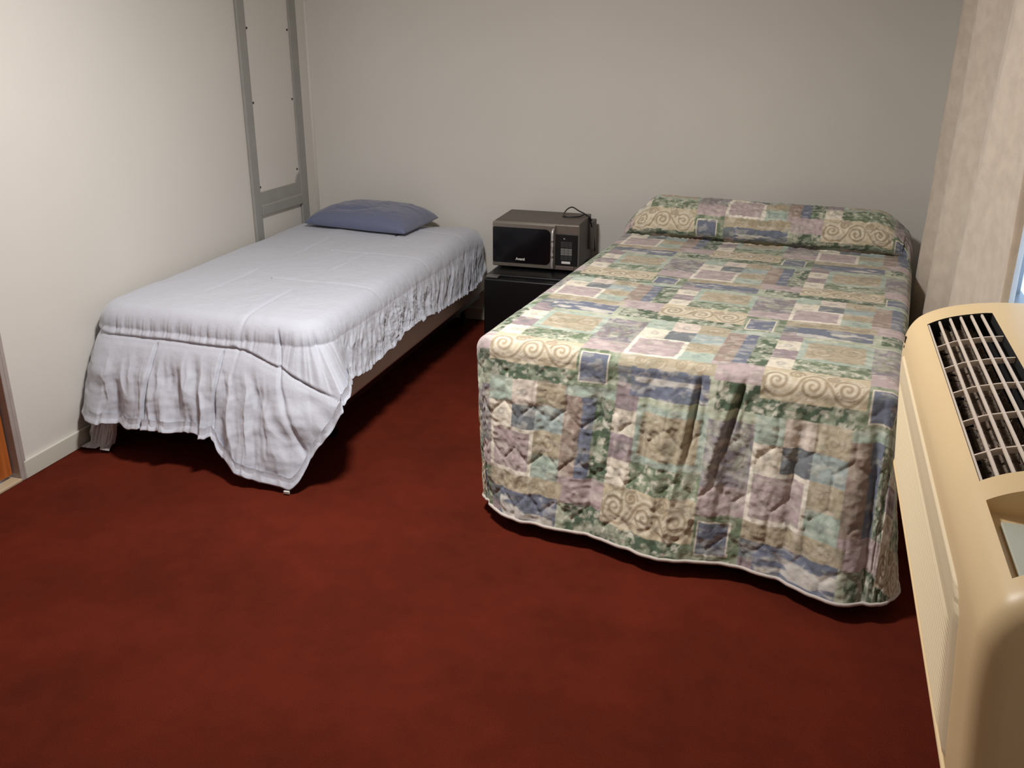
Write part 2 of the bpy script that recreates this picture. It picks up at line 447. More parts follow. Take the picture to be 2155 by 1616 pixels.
    df += foot*above*sm(drop, .05, .11)*(.022*(fbm(pp*46, drop*2.0, 51, 2)-.5) + .007*(rid(fbm(pp*60, drop*3, 53, 2))-.6))
    df += foot*below*sm(tt, .02, .3)*.020*(fbm((pp+drop*.8)*9, (drop-.3*pp)*13, 57, 3)-.5)
    # seam grooves
    df -= foot*.009*np.exp(-(sd/.004)**2)
    df += foot*.002*np.exp(-((sd-.012)/.008)**2)
    x_ = P[:, 0][None]
    for xs, sl in ((.36, .0), (.655, .02)):
        df -= foot*below*.017*np.exp(-((x_-xs-sl*drop)/.006)**2)*(T <= 2)[None]
    # corner fan folds and slanting seam
    xa = (pp - pl[np.argmax(T == 3)])
    df -= foot*.012*np.exp(-((xa+.03-.28*(drop-.12))/.007)**2)*sm(drop, .04, .09)
    df += foot*sm(xa, -.25, 0)*sm(drop, .12, .5)*(.030*(rid(fbm((xa+.06*np.sin(drop*9))*13, drop*1.3, 61, 2))-.6))
    # side gathers: rumpled, slanting
    wr = .09*(fbm(pp*4, drop*7, 71)-.5)
    g1 = fbm((pp+wr+drop*.55)*17, drop*5, 81, 3); g2 = fbm((pp+wr*.7+drop*.25)*36, drop*7, 91, 3)
    g3 = fbm(pp*22+5*wr, drop*26, 95, 3)
    yy = P[:, 1][None]
    mid = np.exp(-((yy+1.25)/.33)**2)
    df += side*sm(drop, .05, .16)*(.026*(rid(g1)-.62) + .008*(rid(g2)-.62) + mid*.013*(rid(g3)-.6))
    near = sm(pp, pl[np.argmax(T == 4)]-.15, pl[np.argmax(T == 4)]+.25)*side
    df = df*(1-left) + left*np.minimum(df*0, 0)
    # scalloped hem
    zed = zed + side*t2**3*.022*(rid(g2)-.5) + foot*t2**4*.014*(rid(f2)-.5)
    # puffy lip at the hem
    df += (foot+side*.6)*.009*np.exp(-((1-q)*D/.018)**2)
    # tuck under
    xx = P[None, :, 0] + N[None, :, 0]*(o+df); yy2 = P[None, :, 1] + N[None, :, 1]*(o+df)
    # sideways lean of the corner tip
    xx = np.maximum(xx, .022); yy2 = np.minimum(yy2, -.016)
    zed = np.maximum(zed, .014)
    sk = np.stack([xx, yy2, zed], -1)
    # underside roll
    roll = sk[-1].copy(); roll[:, :2] -= N*.012; roll[:, 2] += .006
    roll2 = sk[-1].copy(); roll2[:, :2] -= N*.018; roll2[:, 2] += .04
    roll[:, 0] = np.maximum(roll[:, 0], .024); roll2[:, 0] = np.maximum(roll2[:, 0], .024)
    G = np.concatenate([top, sk, roll[None], roll2[None]], 0)
    o = grid_mesh('comforter', G, M['comforter'])
    tp = sk[-1][int(np.argmin(HZ+.5*(T < 2)))]
    bmt = bmesh.new(); bx(bmt, tp[0]-.014, tp[0]+.010, tp[1]-.010, tp[1]-.002, .004, .016)
    obj('care_tag', bmt, M['white'], o, bevel=.002)['label'] = 'tiny white care tag'
    return tag(o, 'rumpled pale lavender grey comforter draped over narrow bed by left wall', 'comforter')
comforter()

# sheet corner trailing onto the carpet at the foot by the wall
def sheet_corner():
    nu, nv = 50, 60
    u = np.linspace(0, 1, nu)[None]; v = np.linspace(0, 1, nv)[:, None]
    left = np.interp(v, [0, .6, .85, 1], [.035, .045, .035, .02]); right = np.interp(v, [0, .5, .85, 1], [.20, .175, .14, .16])
    X = left+(right-left)*u; Z = np.interp(v, [0, .3, .8, 1], [.36, .22, .018, .008])+0*u
    Y = np.interp(v, [0, .3, .8, 1], [-2.0, -2.09, -2.13, -2.17])+0*u
    f = (1-np.abs(2*fbm(u*5+v*1.2, v*2+u*0, 7, 3)-1))-.6
    Y = Y - .035*f*sm(v, .15, .6); Z = Z+.014*np.abs(f)*sm(v, .7, .9)
    Z = np.maximum(Z, .004+.004*(fbm(u*8, v*8, 2)))
    o = grid_mesh('bed_sheet', np.stack([X, Y, Z], -1), M['sheet'])
    s = o.modifiers.new('s', 'SOLIDIFY'); s.thickness = .003
    return tag(o, 'crumpled grey sheet corner hanging to the carpet beneath the comforter beside left wall', 'sheet')
sheet_corner()

# blue pillow
def pillow():
    # corners on the bed: left, front right, back right, back left
    C = [np.array(c) for c in ((.150, -.445), (.775, -.535), (.790, -.085), (.20, -.055))]
    n = 90; s = np.linspace(-1, 1, n)
    U, V = np.meshgrid(s, s)
    a = (U+1)/2; b = (V+1)/2
    # bowed sides
    ub = a; vb = b
    PX = (1-b)*((1-a)*C[0][0]+a*C[1][0])+b*((1-a)*C[3][0]+a*C[2][0])
    PY = (1-b)*((1-a)*C[0][1]+a*C[1][1])+b*((1-a)*C[3][1]+a*C[2][1])
    cxm, cym = PX.mean(), PY.mean()
    pin = .035
    PX = PX - (U*(1-V**2)*-0.0) ; 
    PY = PY + pin*(1-U**2)*V*-.0
    # push the corners out a touch
    prof = (1-np.abs(U)**3)**.42*(1-np.abs(V)**3)**.42
    wr = (1-np.abs(2*fbm(U*2.1+V*.6+3, V*1.7, 12, 3)-1))-.6
    crease = np.exp(-((V+.55-.5*(U+.25))/.10)**2)*np.exp(-((U+.15)/.35)**2)
    hT = .106*prof*(1+.10*wr) + .012*prof*(fbm(U*5, V*5, 9)-.5) - .016*crease*prof
    tilt = .0
    base = .588+tilt+.010*(1-prof)
    top = np.stack([PX, PY, base+hT], -1)
    bot = np.stack([PX, PY, base-.006*prof+0*hT], -1)[:, ::-1]
    G = np.concatenate([top, bot], 1)
    # weld: build as closed two-sheet surface
    o = grid_mesh('pillow', G, M['pillow'], keep=np.tile(np.concatenate([np.ones(n-1, bool), [False], np.ones(n-1, bool)]), (n-1, 1)))
    bm = bmesh.new(); bm.from_mesh(o.data); bmesh.ops.remove_doubles(bm, verts=bm.verts, dist=.0008)
    bmesh.ops.recalc_face_normals(bm, faces=bm.faces); bm.to_mesh(o.data); bm.free()
    o.data.polygons.foreach_set('use_smooth', [True]*len(o.data.polygons))
    return tag(o, 'slate blue satin pillow lying flat at head of narrow bed', 'pillow')
pillow()

# ------------------------------------------------------------------ large bed and patchwork bedspread
QX, QY, QA, QW, QZ = 1.709, -2.116, -.0911, 1.36, .634
EX = np.array([math.cos(QA), math.sin(QA)]); EY = np.array([-math.sin(QA), math.cos(QA)])
qb = thing('large_bed', 'wide bed hidden beneath the patchwork bedspread against the back wall', 'bed', (QX, QY, 0))
qb.rotation_euler = (0, 0, QA)
def qbox(name, a, mat, bev):
    bm = bmesh.new(); bx(bm, *a); return obj(name, bm, mat, qb, bevel=bev, seg=3)
qbox('box_spring', (.07, QW-.06, .07, 1.90, .17, .38), M['box_fabric'], .02)
qbox('mattress', (.055, QW-.055, .055, 1.90, .382, .61), bpy.data.materials['mattress_ticking'], .05)
bm = bmesh.new()
for x in (.06, QW-.09): bx(bm, x, x+.03, .06, 1.87, .135, .168)
for y in (.1, .95, 1.8): bx(bm, .09, QW-.09, y, y+.03, .14, .166)
obj('bed_frame', bm, M['metal_blk'], qb)
for x in (.12, QW-.12):
    for y in (.2, 1.8):
        bm = bmesh.new(); cyl_bm(bm, (x, y, 0.0), .018, .138); obj('leg', bm, M['metal_blk'], qb)

# --- printed patchwork, as a function of cloth coordinates (metres)
def lin(c): return np.array(srgb(*c)[:3])
PC = dict(green=(118, 132, 106), dkgreen=(86, 103, 82), olive=(150, 154, 130), teal=(174, 188, 174), cream=(229, 220, 202),
          pinkcream=(222, 208, 195), pink=(188, 170, 170), mauve=(160, 144, 148), purple=(142, 136, 142), blue=(116, 122, 139),
          grblue=(122, 127, 132), tan=(184, 172, 148), brown=(162, 143, 132), lgreen=(184, 190, 168), gold=(204, 190, 162),
          ltblue=(164, 177, 174), white=(236, 229, 214), line=(138, 116, 92))
PCL = {k: lin(v) for k, v in PC.items()}

def spiral_field(x, y, curls):
    """distance to arithmetic spirals; curls = (cx, cy, r, turns, dir, phase)"""
    best = np.full(x.shape, 9.0)
    for cx, cy, r, tn, d, ph in curls:
        dx, dy = x-cx, (y-cy)
        rr = np.hypot(dx, dy); th = np.arctan2(dy, dx)*d - ph
        th = np.mod(th, 2*np.pi)/(2*np.pi)
        pitch = r/tn
        k = np.round(rr/pitch - th); k = np.clip(k, 0, tn-1)
        di = np.abs(rr-(k+th)*pitch)
        di = np.where(rr > r+.004, 9, di)
        best = np.minimum(best, di)
    return best

def wave_dist(x, y, pts):
    best = np.full(x.shape, 9.0)
    P = spline([(a, b, 0) for a, b in pts], 6)
    for (ax, ay, _), (bx_, by_, _) in zip(P, P[1:]):
        vx, vy = bx_-ax, by_-ay; L2 = vx*vx+vy*vy+1e-12
        t = np.clip(((x-ax)*vx+(y-ay)*vy)/L2, 0, 1)
        best = np.minimum(best, np.hypot(x-ax-t*vx, y-ay-t*vy))
    return best

def pattern(u, v):
    PU, PV = .905, .485
    u = u-.055; v = v-.115+PV      # frame bottom-left of column 0 sits at v=-.37, half-drop .4525
    row = np.floor(v/PV)
    dv = v-row*PV
    du = np.mod(u-(row-1)*PU/2+PU/2, PU)          # row 1 -> column at +.4525
    C = np.empty(u.shape+(3,)); C[:] = PCL['olive']
    D = np.zeros(u.shape)                     # mottle strength
    def R(a, b, c, d): return (du >= a) & (du < b) & (dv >= c) & (dv < d)
    def put(m, k, mt=.14): C[m] = PCL[k]; D[m] = mt
    n1 = fbm(u*38, v*38, 5, 3); n2 = fbm(u*14, v*14, 8, 3); n3 = fbm(u*75, v*75, 15, 2)
    # background foliage
    put(R(0, PU, 0, PV), 'olive', .30)
    put(R(.60, PU, .30, .43), 'lgreen', .35)
    # column of squares and the frame
    def frame(a, b, c, d, ck, ik, w=.014):
        put(R(a, b, c, d), ck, .05); put(R(a+w, b-w, c+w, d-w), ik, .10)
    put(R(.0, .09, .165, .25), 'cream', .05); put(R(.0, .09, .25, .335), 'teal', .25)
    put(R(.09, .18, .165, .25), 'grblue', .28); put(R(.09, .18, .25, .335), 'pinkcream', .05)
    put(R(.18, .285, 0, .08), 'teal', .12); put(R(.18, .285, .08, .165), 'tan', .18)
    put(R(.18, .285, .165, .25), 'ltblue', .10); put(R(.18, .285, .25, .335), 'tan', .06)
    frame(0, .18, 0, .165, 'white', 'pink')
    # brown / blue / leaf columns
    put(R(.285, .345, .03, .305), 'brown', .12); put(R(.345, .388, .03, .305), 'blue', .10)
    put(R(.388, .4525, .03, .305), 'dkgreen', .5)
    put(R(.285, .4525, .305, .34), 'teal', .08)
    put(R(.285, .46, .0, .03), 'pink', .08)
    # green foliage band with a small blue framed square
    put(R(0, .31, .335, .40), 'dkgreen', .5); put(R(.775, PU, .335, .425), 'dkgreen', .5)
    put(R(.285, .4525, .34, .485), 'green', .35)
    frame(.32, .42, .355, .465, 'cream', 'blue', .005)
    # swirl band: runs over the row boundary
    sA = R(0, .31, .39, PV); sB = R(.4525, .7625, 0, .035)
    sx = np.where(sB, du-.4525, du); sy = np.where(sB, dv+PV, dv)-.39
    put(sA | sB, 'gold', .10)
    # right half
    put(R(.4525, .53, .035, .12), 'cream', .05); put(R(.4525, .53, .12, .20), 'mauve', .10)
    put(R(.4525, .53, .20, .285), 'cream', .05); put(R(.4525, .53, .285, .37), 'mauve', .10)
    put(R(.53, .76, .035, .125), 'green', .5)
    frame(.53, .76, .125, .31, 'teal', 'tan', .022)
    put(R(.53, .76, .31, .345), 'lgreen', .25)
    put(R(.5, .75, .335, .43), 'blue', .16); put(R(.4525, .76, .43, .485), 'tan', .2)
    put(R(.4525, .50, .37, .43), 'grblue', .2)
    put(R(.7625, PU, .0, .09), 'pink', .08)
    put(R(.76, PU, .09, .30), 'purple', .30)
    put(R(.76, PU, .425, .485), 'pink', .1)
    # foliage / marbled mottling
    leaf = sm(n1, .50, .58)[..., None]; leaf2 = sm(n3, .60, .70)[..., None]
    light = PCL['lgreen']; mark = (D > .28)[..., None]
    C = np.where(mark, C*(1-.5*leaf)+light*.5*leaf, C)
    C = np.where((D > .45)[..., None], C*(1-.5*leaf2)+PCL['white']*.5*leaf2, C)
    pm = R(.76, PU, .09, .30)[..., None]
    C = np.where(pm, C*(1-.4*leaf2)+PCL['pink']*.4*leaf2, C)
    v1 = sm(fbm(u*30+2*n2, v*60, 99, 3), .55, .64)[..., None]*.26; C = C*(1-v1)+PCL['white']*v1
    v2 = sm(fbm(u*26, v*52+2*n2, 98, 3), .56, .66)[..., None]*.24; C = C*(1-v2)+PCL['dkgreen']*v2
    # blue swath with white brush strokes
    bs = R(.5, .75, .335, .43); st = sm(fbm(u*9, v*38, 44, 2), .56, .62)*(dv < .40)
    C = np.where(bs[..., None], C*(1-.6*st[..., None])+PCL['white']*.6*st[..., None], C)
    C = C*(1+(.5*D*(n2-.5)*2+.25*D*(n1-.5)*2))[..., None]
    # floral scrolls in purple + tan frame
    sp = spiral_field(du, dv, [(.83, .19, .05, 2, 1, 0), (.79, .13, .025, 2, -1, 1), (.88, .26, .025, 2, 1, 2),
                               (.235, .29, .034, 2, 1, .5), (.235, .122, .032, 2, -1, 2),
                               (.52, .458, .022, 2, 1, 0), (.585, .458, .022, 2, -1, 1), (.65, .458, .022, 2, 1, 2), (.715, .458, .022, 2, -1, 3), (.60, .21, .04, 2, 1, 0), (.69, .23, .045, 2, -1, 1)])
    w = np.exp(-(sp/.0035)**2)[..., None]*(((du > .18) & (du < .285)) | (du > .5))[..., None]
    C = C*(1-.45*w) + PCL['line']*.45*w
    # motifs in small squares
    for cx, cy in ((.045, .21), (.135, .292), (.23, .04), (.49, .24), (.49, .075), (.49, .16)):
        d = np.hypot((du-cx)*1.0, dv-cy); w = np.exp(-((d-.010)/.005)**2)[..., None]
        C = C*(1-.45*w)+PCL['grblue']*.45*w
    # swirls
    sw = spiral_field(sx, sy, [(.045, .062, .042, 2.2, 1, 3.6), (.150, .055, .046, 2.3, 1, .6), (.252, .058, .048, 2.4, 1, 3.0),
                               (.098, .100, .024, 2, -1, 0), (.203, .098, .020, 2, 1, 1.5)])
    wv = wave_dist(sx, sy, [(.0, .07), (.012, .03), (.05, .012), (.095, .03), (.125, .085), (.165, .10), (.20, .06), (.235, .012), (.275, .012), (.31, .07)])
    s_ = np.minimum(sw, wv); m = (sA | sB)[..., None]
    w = np.exp(-(s_/.0042)**2)[..., None]
    C = np.where(m, C*(1-.62*w)+PCL['line']*.62*w, C)
    w2 = np.exp(-((s_-.0085)/.0030)**2)[..., None]
    C = np.where(m, C*(1-.5*w2)+PCL['white']*.5*w2, C)
    C = C*(.96+.08*n3)[..., None]
    return np.clip(C, .01, .95)

def bedspread():
    st = .0045
    SL, SR, SF = .50, .42, .625          # cloth hanging left, right, foot
    VT = 1.78                            # where the spread tucks at the pillows
    us = np.arange(-SL, QW+SR, st)
    # beyond VT the cloth follows a profile given by arc length
    prof = [(VT, QZ+.002), (VT+.035, QZ-.012), (VT+.045, QZ+.004), (VT+.008, QZ+.015), (VT-.012, QZ+.045), (VT-.008, QZ+.085), (VT+.022, QZ+.125),
            (VT+.075, QZ+.158), (VT+.145, QZ+.172), (VT+.22, QZ+.165), (VT+.28, QZ+.14), (VT+.31, QZ+.08), (VT+.318, QZ-.02), (VT+.32, QZ-.15)]
    sp = np.array(spline([(a, b, 0) for a, b in prof], 10))[:, :2]
    sl = np.concatenate([[0], np.cumsum(np.hypot(*np.diff(sp, axis=0).T))])
    vs = np.concatenate([np.arange(-SF, VT, st), VT+np.arange(0, sl[-1], st*.8)])
    U, V = np.meshgrid(us, vs)
    # pattern coordinates (cloth slack)
    Vp = np.interp(V, [-.70, -.44, .03, .60, 1.04, 1.56, VT, VT+.04, VT+.14, VT+.40], [-.63, -.37, .115, .60, 1.085, 1.57, 1.79, 1.83, 1.97, 2.25])
    col = pattern(U + .006*(fbm(U*6, V*6, 77)-.5), Vp + .006*(fbm(U*6, V*6, 78)-.5))
    # stitch field: stretched honeycomb
    a, b = .115, .20
    def hexd(x, y):
        x = x/a; y = y/b*1.0
        r3 = math.sqrt(3)
        y = y*r3/1.5*1.0
        def cell(ox, oy):
            fx = np.mod(x-ox, 1)-.5; fy = np.mod(y-oy, r3)-r3/2
            return np.abs(fx), np.abs(fy), fx*fx+fy*fy
        a1 = cell(0, 0); a2 = cell(.5, r3/2)
        s = a1[2] < a2[2]
        ax = np.where(s, a1[0], a2[0]); ay = np.where(s, a1[1], a2[1])
        return .5-np.maximum(ax, ax*.5+ay*r3/2)
    hd = hexd(U+.012*(fbm(U*5, V*5, 61)-.5)*2, V)*a
    quilt = .0055*(1-np.exp(-(hd/.0055)))       # puff away from stitches
    micro = .007*(fbm(U*38, V*18, 63, 3)-.5)+.0065*(1-np.abs(2*fbm(U*40+V*9, V*40, 66, 2)-1)-.5)
    # mapping
    E0, E1 = .038, .03
    dl = np.clip(E0-U, 0, None); drr = np.clip(U-(QW-E0), 0, None); df = np.clip(E1-V, 0, None)
    du_ = dl+drr; r = np.hypot(du_, df)+1e-9
    sx = np.where(U < .5, -1., 1.)*du_/r; sy = -df/r
    cu = np.clip(U, E0, QW-E0); cv = np.clip(V, E1, None)
    R = .045
    hem_u = [-.2, .0, .06, .126, .205, .34, .474, .634, .746, .857, .973, 1.095, 1.184, 1.267, 1.358, 1.42, 1.6]
    hem_o = [.03, .06, .10, .140, .160, .160, .158, .200, .218, .175, .157, .195, .238, .255, .236, .20, .12]
    fo = np.interp(np.clip(U, 0, QW), hem_u, hem_o)
    wf = (df/r)**2                          # how much 'foot'
    flare = (fo+E1)*wf + np.where(U < .5, .040, .02)*(1-wf)
    arc = R*math.pi/2
    ph = np.clip(r/arc, 0, 1)*math.pi/2
    rest = np.clip(r-arc, 0, None); LT = SF-arc
    tt = rest/LT
    drop_h = R*np.sin(ph) + (flare-R*.9)*np.clip(tt, 0, 1)**1.15
    drop_z = R*(1-np.cos(ph)) + rest*(QZ-R-.048)/LT
    hang = sm(r, .02, .25)
    pu = U + 0*V
    # broad hanging folds on the foot, deepening to the hem
    fold = 0
    for u0, lean, amp, wid, t0 in ((.775, -.06, -.022, .008, .10), (.755, -.06, .010, .010, .10), (.835, .05, .016, .03, .1), (.905, -.20, -.024, .009, .08), (.880, -.20, .010, .012, .08), (.70, -.05, .014, .035, .2), (.62, .0, -.012, .014, .25),
                                   (1.0, .0, .018, .05, .3), (1.10, -.02, -.018, .02, .35), (.45, .02, -.014, .025, .3), (.26, .02, -.012, .03, .4), (1.24, .05, .02, .05, .3), (1.31, .06, -.018, .02, .2)):
        uc = u0+lean*(df-.1)
        fade = sm(df, t0*.25, t0*.25+.12)*(1-1.0*sm(df, .16, .42) if u0 in (.775, .905) else 1)
        fold = fold + amp*np.exp(-((pu-uc)/wid)**2)*fade
    fold = fold*(1-.45*sm(df, .42, .6)) + (.012*(fbm(pu*8, V*1.5, 71, 3)-.5)*2 + .010*(1-np.abs(2*fbm(pu*20, V*3.2, 72, 2)-1)-.6))*hang*(1-.7*sm(df, .45, .6))
    corner = (sx*sy != 0)
    flat0 = (du_ == 0)*1.0
    disp = fold*wf*(r > 0) + (quilt*(.25+1.0*hang)+micro*(.35+.6*hang))*(.3+.7*np.maximum(wf, flat0))
    X = cu + sx*drop_h + .052*np.clip(tt, 0, 1)**1.1*np.exp(-(np.clip(U, 0, 9)/.20)**2)*np.exp(-(np.clip(V, 0, 9)/.12)**2); Y = cv + sy*drop_h; Z = QZ - drop_z
    nx = sx*np.sin(ph); ny = sy*np.sin(ph); nz = np.where(r > 1e-6, np.cos(ph), 1)
    flat = (du_+df) == 0; nx = np.where(flat, 0, nx); ny = np.where(flat, 0, ny); nz = np.where(flat, 1, nz)
    X = X+nx*disp; Y = Y+ny*disp; Z = Z+nz*disp*np.where(flat, 1, 1)
    # broad unevenness on the top
    Z = Z + .012*(fbm(U*2.3, V*2.3, 91, 3)-.5)*nz*(1-sm(V, VT-.06, VT))
    # pillows
    ispil = V >= VT
    s = np.clip(V-VT, 0, sl[-1])
    pv = np.interp(s, sl, sp[:, 0]); pz = np.interp(s, sl, sp[:, 1])
    # hump factor across the width (two pillows end to end)
    hfun = lambda t: sm(t, -.02, .16)*sm(QW-t, -.04, .17)*(1-.035*np.exp(-((t-QW/2)/.05)**2))
    h = hfun(U)
    pilz = QZ + (pz-QZ)*np.where(pz > QZ, (.30+.70*h), 1) - drop_z
    pily = np.where(pv < VT+.03, VT+.03+(pv-VT-.03)*(.4+.6*h), pv)
    bump = micro*1.5+.008*(fbm(U*7, V*9, 95, 3)-.5)
    Xp = cu + sx*drop_h*.9 - sx*.02*np.exp(-((s-.15)/.1)**2)
    Z = np.where(ispil, pilz+bump, Z); Y = np.where(ispil, pily-bump*.8, Y); X = np.where(ispil, Xp, X)
    # the spare cloth at the ends of the pillows falls in a fold towards the foot
    Y = Y - ispil*.17*sm(drr, .01, .20)*sm(s, .03, .15) + ispil*0
    Z = np.maximum(Z, .05)
    # hem height evened out, rounded lower corners
    keep_v = (r < SF) & (du_ < np.where(U < 0, SL, SR)+1)
    keep = keep_v[:-1, :-1] & keep_v[1:, :-1] & keep_v[:-1, 1:] & keep_v[1:, 1:]
    WX = QX + X*EX[0] + Y*EY[0]; WY = QY + X*EX[1] + Y*EY[1]
    WX = np.minimum(WX, 3.236-.006*(fbm(Y*9, Z*9, 4))); WY = np.minimum(WY, -.02)
    P = np.stack([WX, WY, Z], -1)
    colr = np.concatenate([col, np.ones(col.shape[:2]+(1,))], -1)
    o = grid_mesh('bedspread', P, M['quilt'], keep=keep, colors=colr)
    tag(o, 'quilted patchwork bedspread in green, mauve and cream covering the wide bed', 'bedspread')
    # binding along the hem: left skirt edge, foot, right skirt edge
    path = []
    def sample(uu, vv):
        i = int(round((uu+SL)/st)); j = int(round((vv+SF)/st))
        i = min(max(i, 0), len(us)-1); j = min(max(j, 0), len(vs)-1)
        return P[j, i]
    rr = SF-.007
    for vv in np.arange(1.7, E1, -.03): path.append(sample(-SL+st, vv))
    for a_ in np.linspace(0, math.pi/2, 60)[1:]:
        uu = E0-rr*math.cos(a_); 
        if uu < -SL+st: path.append(sample(-SL+st, E1-rr*math.sin(a_)))
        else: path.append(sample(uu, E1-rr*math.sin(a_)))
    for uu in np.arange(E0, QW-E0, .012): path.append(sample(uu, E1-rr))
    for a_ in np.linspace(math.pi/2, 0, 60)[1:]:
        uu = QW-E0+rr*math.cos(a_); path.append(sample(min(uu, QW+SR-2*st), E1-rr*math.sin(a_)))
    path = np.array(path); k = np.ones(3)/3
    sm_path = np.stack([np.convolve(np.pad(path[:, c], 1, 'edge'), k, 'valid') for c in range(3)], 1)
    bm = bmesh.new(); tube_bm(bm, [tuple(p) for p in sm_path], .006, 8)
    obj('binding', bm, M['binding'], o, smooth=True)['label'] = 'cream piped edge along the hem'
bedspread()

# ------------------------------------------------------------------ mini fridge
fr = thing('mini_fridge', 'low black mini fridge on the carpet between the two beds under the microwave', 'fridge', (1.45, -.35, 0))
bm = bmesh.new(); bx(bm, 1.226, 1.685, -.545, -.10, .02, .428); obj('body', bm, M['fridge'], fr, bevel=.008)
bm = bmesh.new(); bx(bm, 1.226, 1.685, -.603, -.552, .03, .418); obj('door', bm, M['fridge'], fr, bevel=.01)
bm = bmesh.new(); bx(bm, 1.236, 1.30, -.598, -.55, .4185, .430); obj('hinge_cover', bm, new_mat('hinge_grey', srgb(90, 88, 86), .4), fr, bevel=.004)['label'] = 'grey hinge cap'
for x in (1.27, 1.64):
    for y in (-.5, -.14):
        bm = bmesh.new(); cyl_bm(bm, (x, y, 0), .015, .022); obj('foot', bm, M['dark'], fr)
lower(fr)

# ------------------------------------------------------------------ microwave
MX, MY, MZ, MA = 1.2147, -.41, .432, .0104
MW_, MH, MD = .4515, .240, .3237
mw = thing('microwave', 'steel and black microwave oven standing on the mini fridge by the back wall', 'microwave', (MX, MY, MZ))
mw.rotation_euler = (0, 0, MA)
def mbox(name, x0, x1, y0, y1, z0, z1, mat, bev=0, par=None):
    bm = bmesh.new(); bx(bm, x0, x1, y0, y1, z0, z1); return obj(name, bm, mat, par or mw, bevel=bev)
mbox('body', 0.004, MW_-.004, .022, MD, .008, MH, M['mwtop'], .004)
mbox('front_frame', 0, MW_, 0, .021, .006, MH-.002, M['steel'], .003)
dw = .322
dn = mbox('door', .002, dw+.012, -.014, -.001, .010, MH-.004, M['steel'], .004)
# rounded black window on the door
def rrect(bm, x0, x1, z0, z1, y0, y1, r):
    pts = []
    for cxx, czz, a0 in ((x1-r, z1-r, 0), (x0+r*.3, z1-r*.3, 90), (x0+r*.3, z0+r*.3, 180), (x1-r, z0+r, 270)):
        rr = r if a0 in (0, 270) else r*.3
        for k in range(7):
            a_ = math.radians(a0+90*k/6); pts.append((cxx+rr*math.cos(a_), czz+rr*math.sin(a_)))
    f0 = [bm.verts.new((x, y0, z)) for x, z in pts]; f1 = [bm.verts.new((x, y1, z)) for x, z in pts]
    bm.faces.new(f0); bm.faces.new(f1[::-1])
    for i in range(len(pts)):
        j = (i+1) % len(pts); bm.faces.new((f0[i], f0[j], f1[j], f1[i]))
bm = bmesh.new(); rrect(bm, .005, dw-.012, .031, MH-.026, -.0165, -.0145, .028); obj('door_window', bm, M['glassblk'], dn)['label'] = 'glossy black door glass'
bm = bmesh.new(); tube_bm(bm, spline([(dw+.003, -.016, .018), (dw+.003, -.036, .030), (dw+.003, -.038, MH*.5), (dw+.003, -.036, MH-.036), (dw+.003, -.016, MH-.024)], 6), .0058, 12)
obj('handle', bm, new_mat('chrome_handle', srgb(214, 212, 212), .3, .55), dn, smooth=True)['label'] = 'bright chrome vertical handle'
# text mark on the door glass
def text_mesh(s, size, name, mat, par, loc, ext=.0006):
    cu = bpy.data.curves.new(name, 'FONT'); cu.body = s; cu.size = size; cu.extrude = ext; cu.align_x = 'CENTER'; cu.offset = .0005
    t = bpy.data.objects.new(name, cu); COL.objects.link(t)
    bpy.context.view_layer.update()
    me = bpy.data.meshes.new_from_object(t.evaluated_get(bpy.context.evaluated_depsgraph_get()))
    bpy.data.objects.remove(t); me.transform(Matrix.Rotation(math.pi/2, 4, 'X'))
    me.materials.clear()
    o = link(name, me, mat, par); o.location = loc; return o
text_mesh('Avanti', .019, 'maker_mark', M['white'], dn, (.152, -.0172, .047))
# control panel
cp = mbox('control_panel', dw+.014, MW_-.003, -.008, -.0005, .032, MH-.046, M['black'], .003)
cp['label'] = 'black control panel'
x0 = dw+.040; x1 = MW_-.030
cols = 3; kw = (x1-x0)/cols
for rz0, rows, hgt, mt in ((.060, 2, .012, 'keyd'), (.086, 3, .0122, 'key'), (.126, 3, .0105, 'keyd')):
    if mt not in M: M[mt] = new_mat('keypad_'+mt, srgb(*((118, 116, 114) if mt == 'key' else (52, 51, 52))), .6)
    for r_ in range(rows):
        for c_ in range(cols):
            bm = bmesh.new(); xx = x0+c_*kw; zz = rz0+r_*hgt
            bx(bm, xx+.0008, xx+kw-.0008, -.0092, -.0081, zz+.0008, zz+hgt-.0008)
            obj('button', bm, M[mt], cp)
bm = bmesh.new(); bx(bm, x0+.006, x1-.008, -.0098, -.0081, .043, .055); obj('start_button', bm, M['white'], cp)['label'] = 'pale start button'
bm = bmesh.new(); bx(bm, x0+.014, x0+.022, -.0092, -.0081, .168, .174); obj('display_mark', bm, M['print'], cp)
mbox('lower_plate', dw+.016, MW_-.02, -.006, -.0005, .010, .029, new_mat('pinkish_plate', srgb(120, 106, 102), .4, .4), .002)
mbox('rear_housing', MW_-.03, MW_+.020, MD-.05, MD+.03, .06, MH-.03, M['mwtop'], .004)
# cord: loops on top, then falls behind the right side
bm = bmesh.new()
cpts = [(MW_+.012, MD-.01, .06), (MW_+.012, MD-.03, .14), (MW_+.006, MD-.06, .205), (MW_-.015, MD-.075, .246), (MW_-.06, MD-.055, .262), (MW_-.105, MD-.015, .272),
        (MW_-.130, MD-.030, .262), (MW_-.134, MD-.10, .246), (MW_-.12, MD-.135, .2445), (MW_-.08, MD-.135, .2445), (MW_-.04, MD-.115, .246), (MW_-.02, MD-.08, .250), (MW_+.006, MD-.045, .215), (MW_+.016, MD-.02, .14), (MW_+.022, MD+.0, .04)]
tube_bm(bm, spline(cpts, 8), .0034, 10); obj('power_cord', bm, M['black'], mw, smooth=True)['label'] = 'black cord looped on the top'
for x in (.04, MW_-.04):
    for y in (.05, MD-.04):
        bm = bmesh.new(); cyl_bm(bm, (x, y, -.0015), .012, .011); obj('foot', bm, M['dark'], mw)

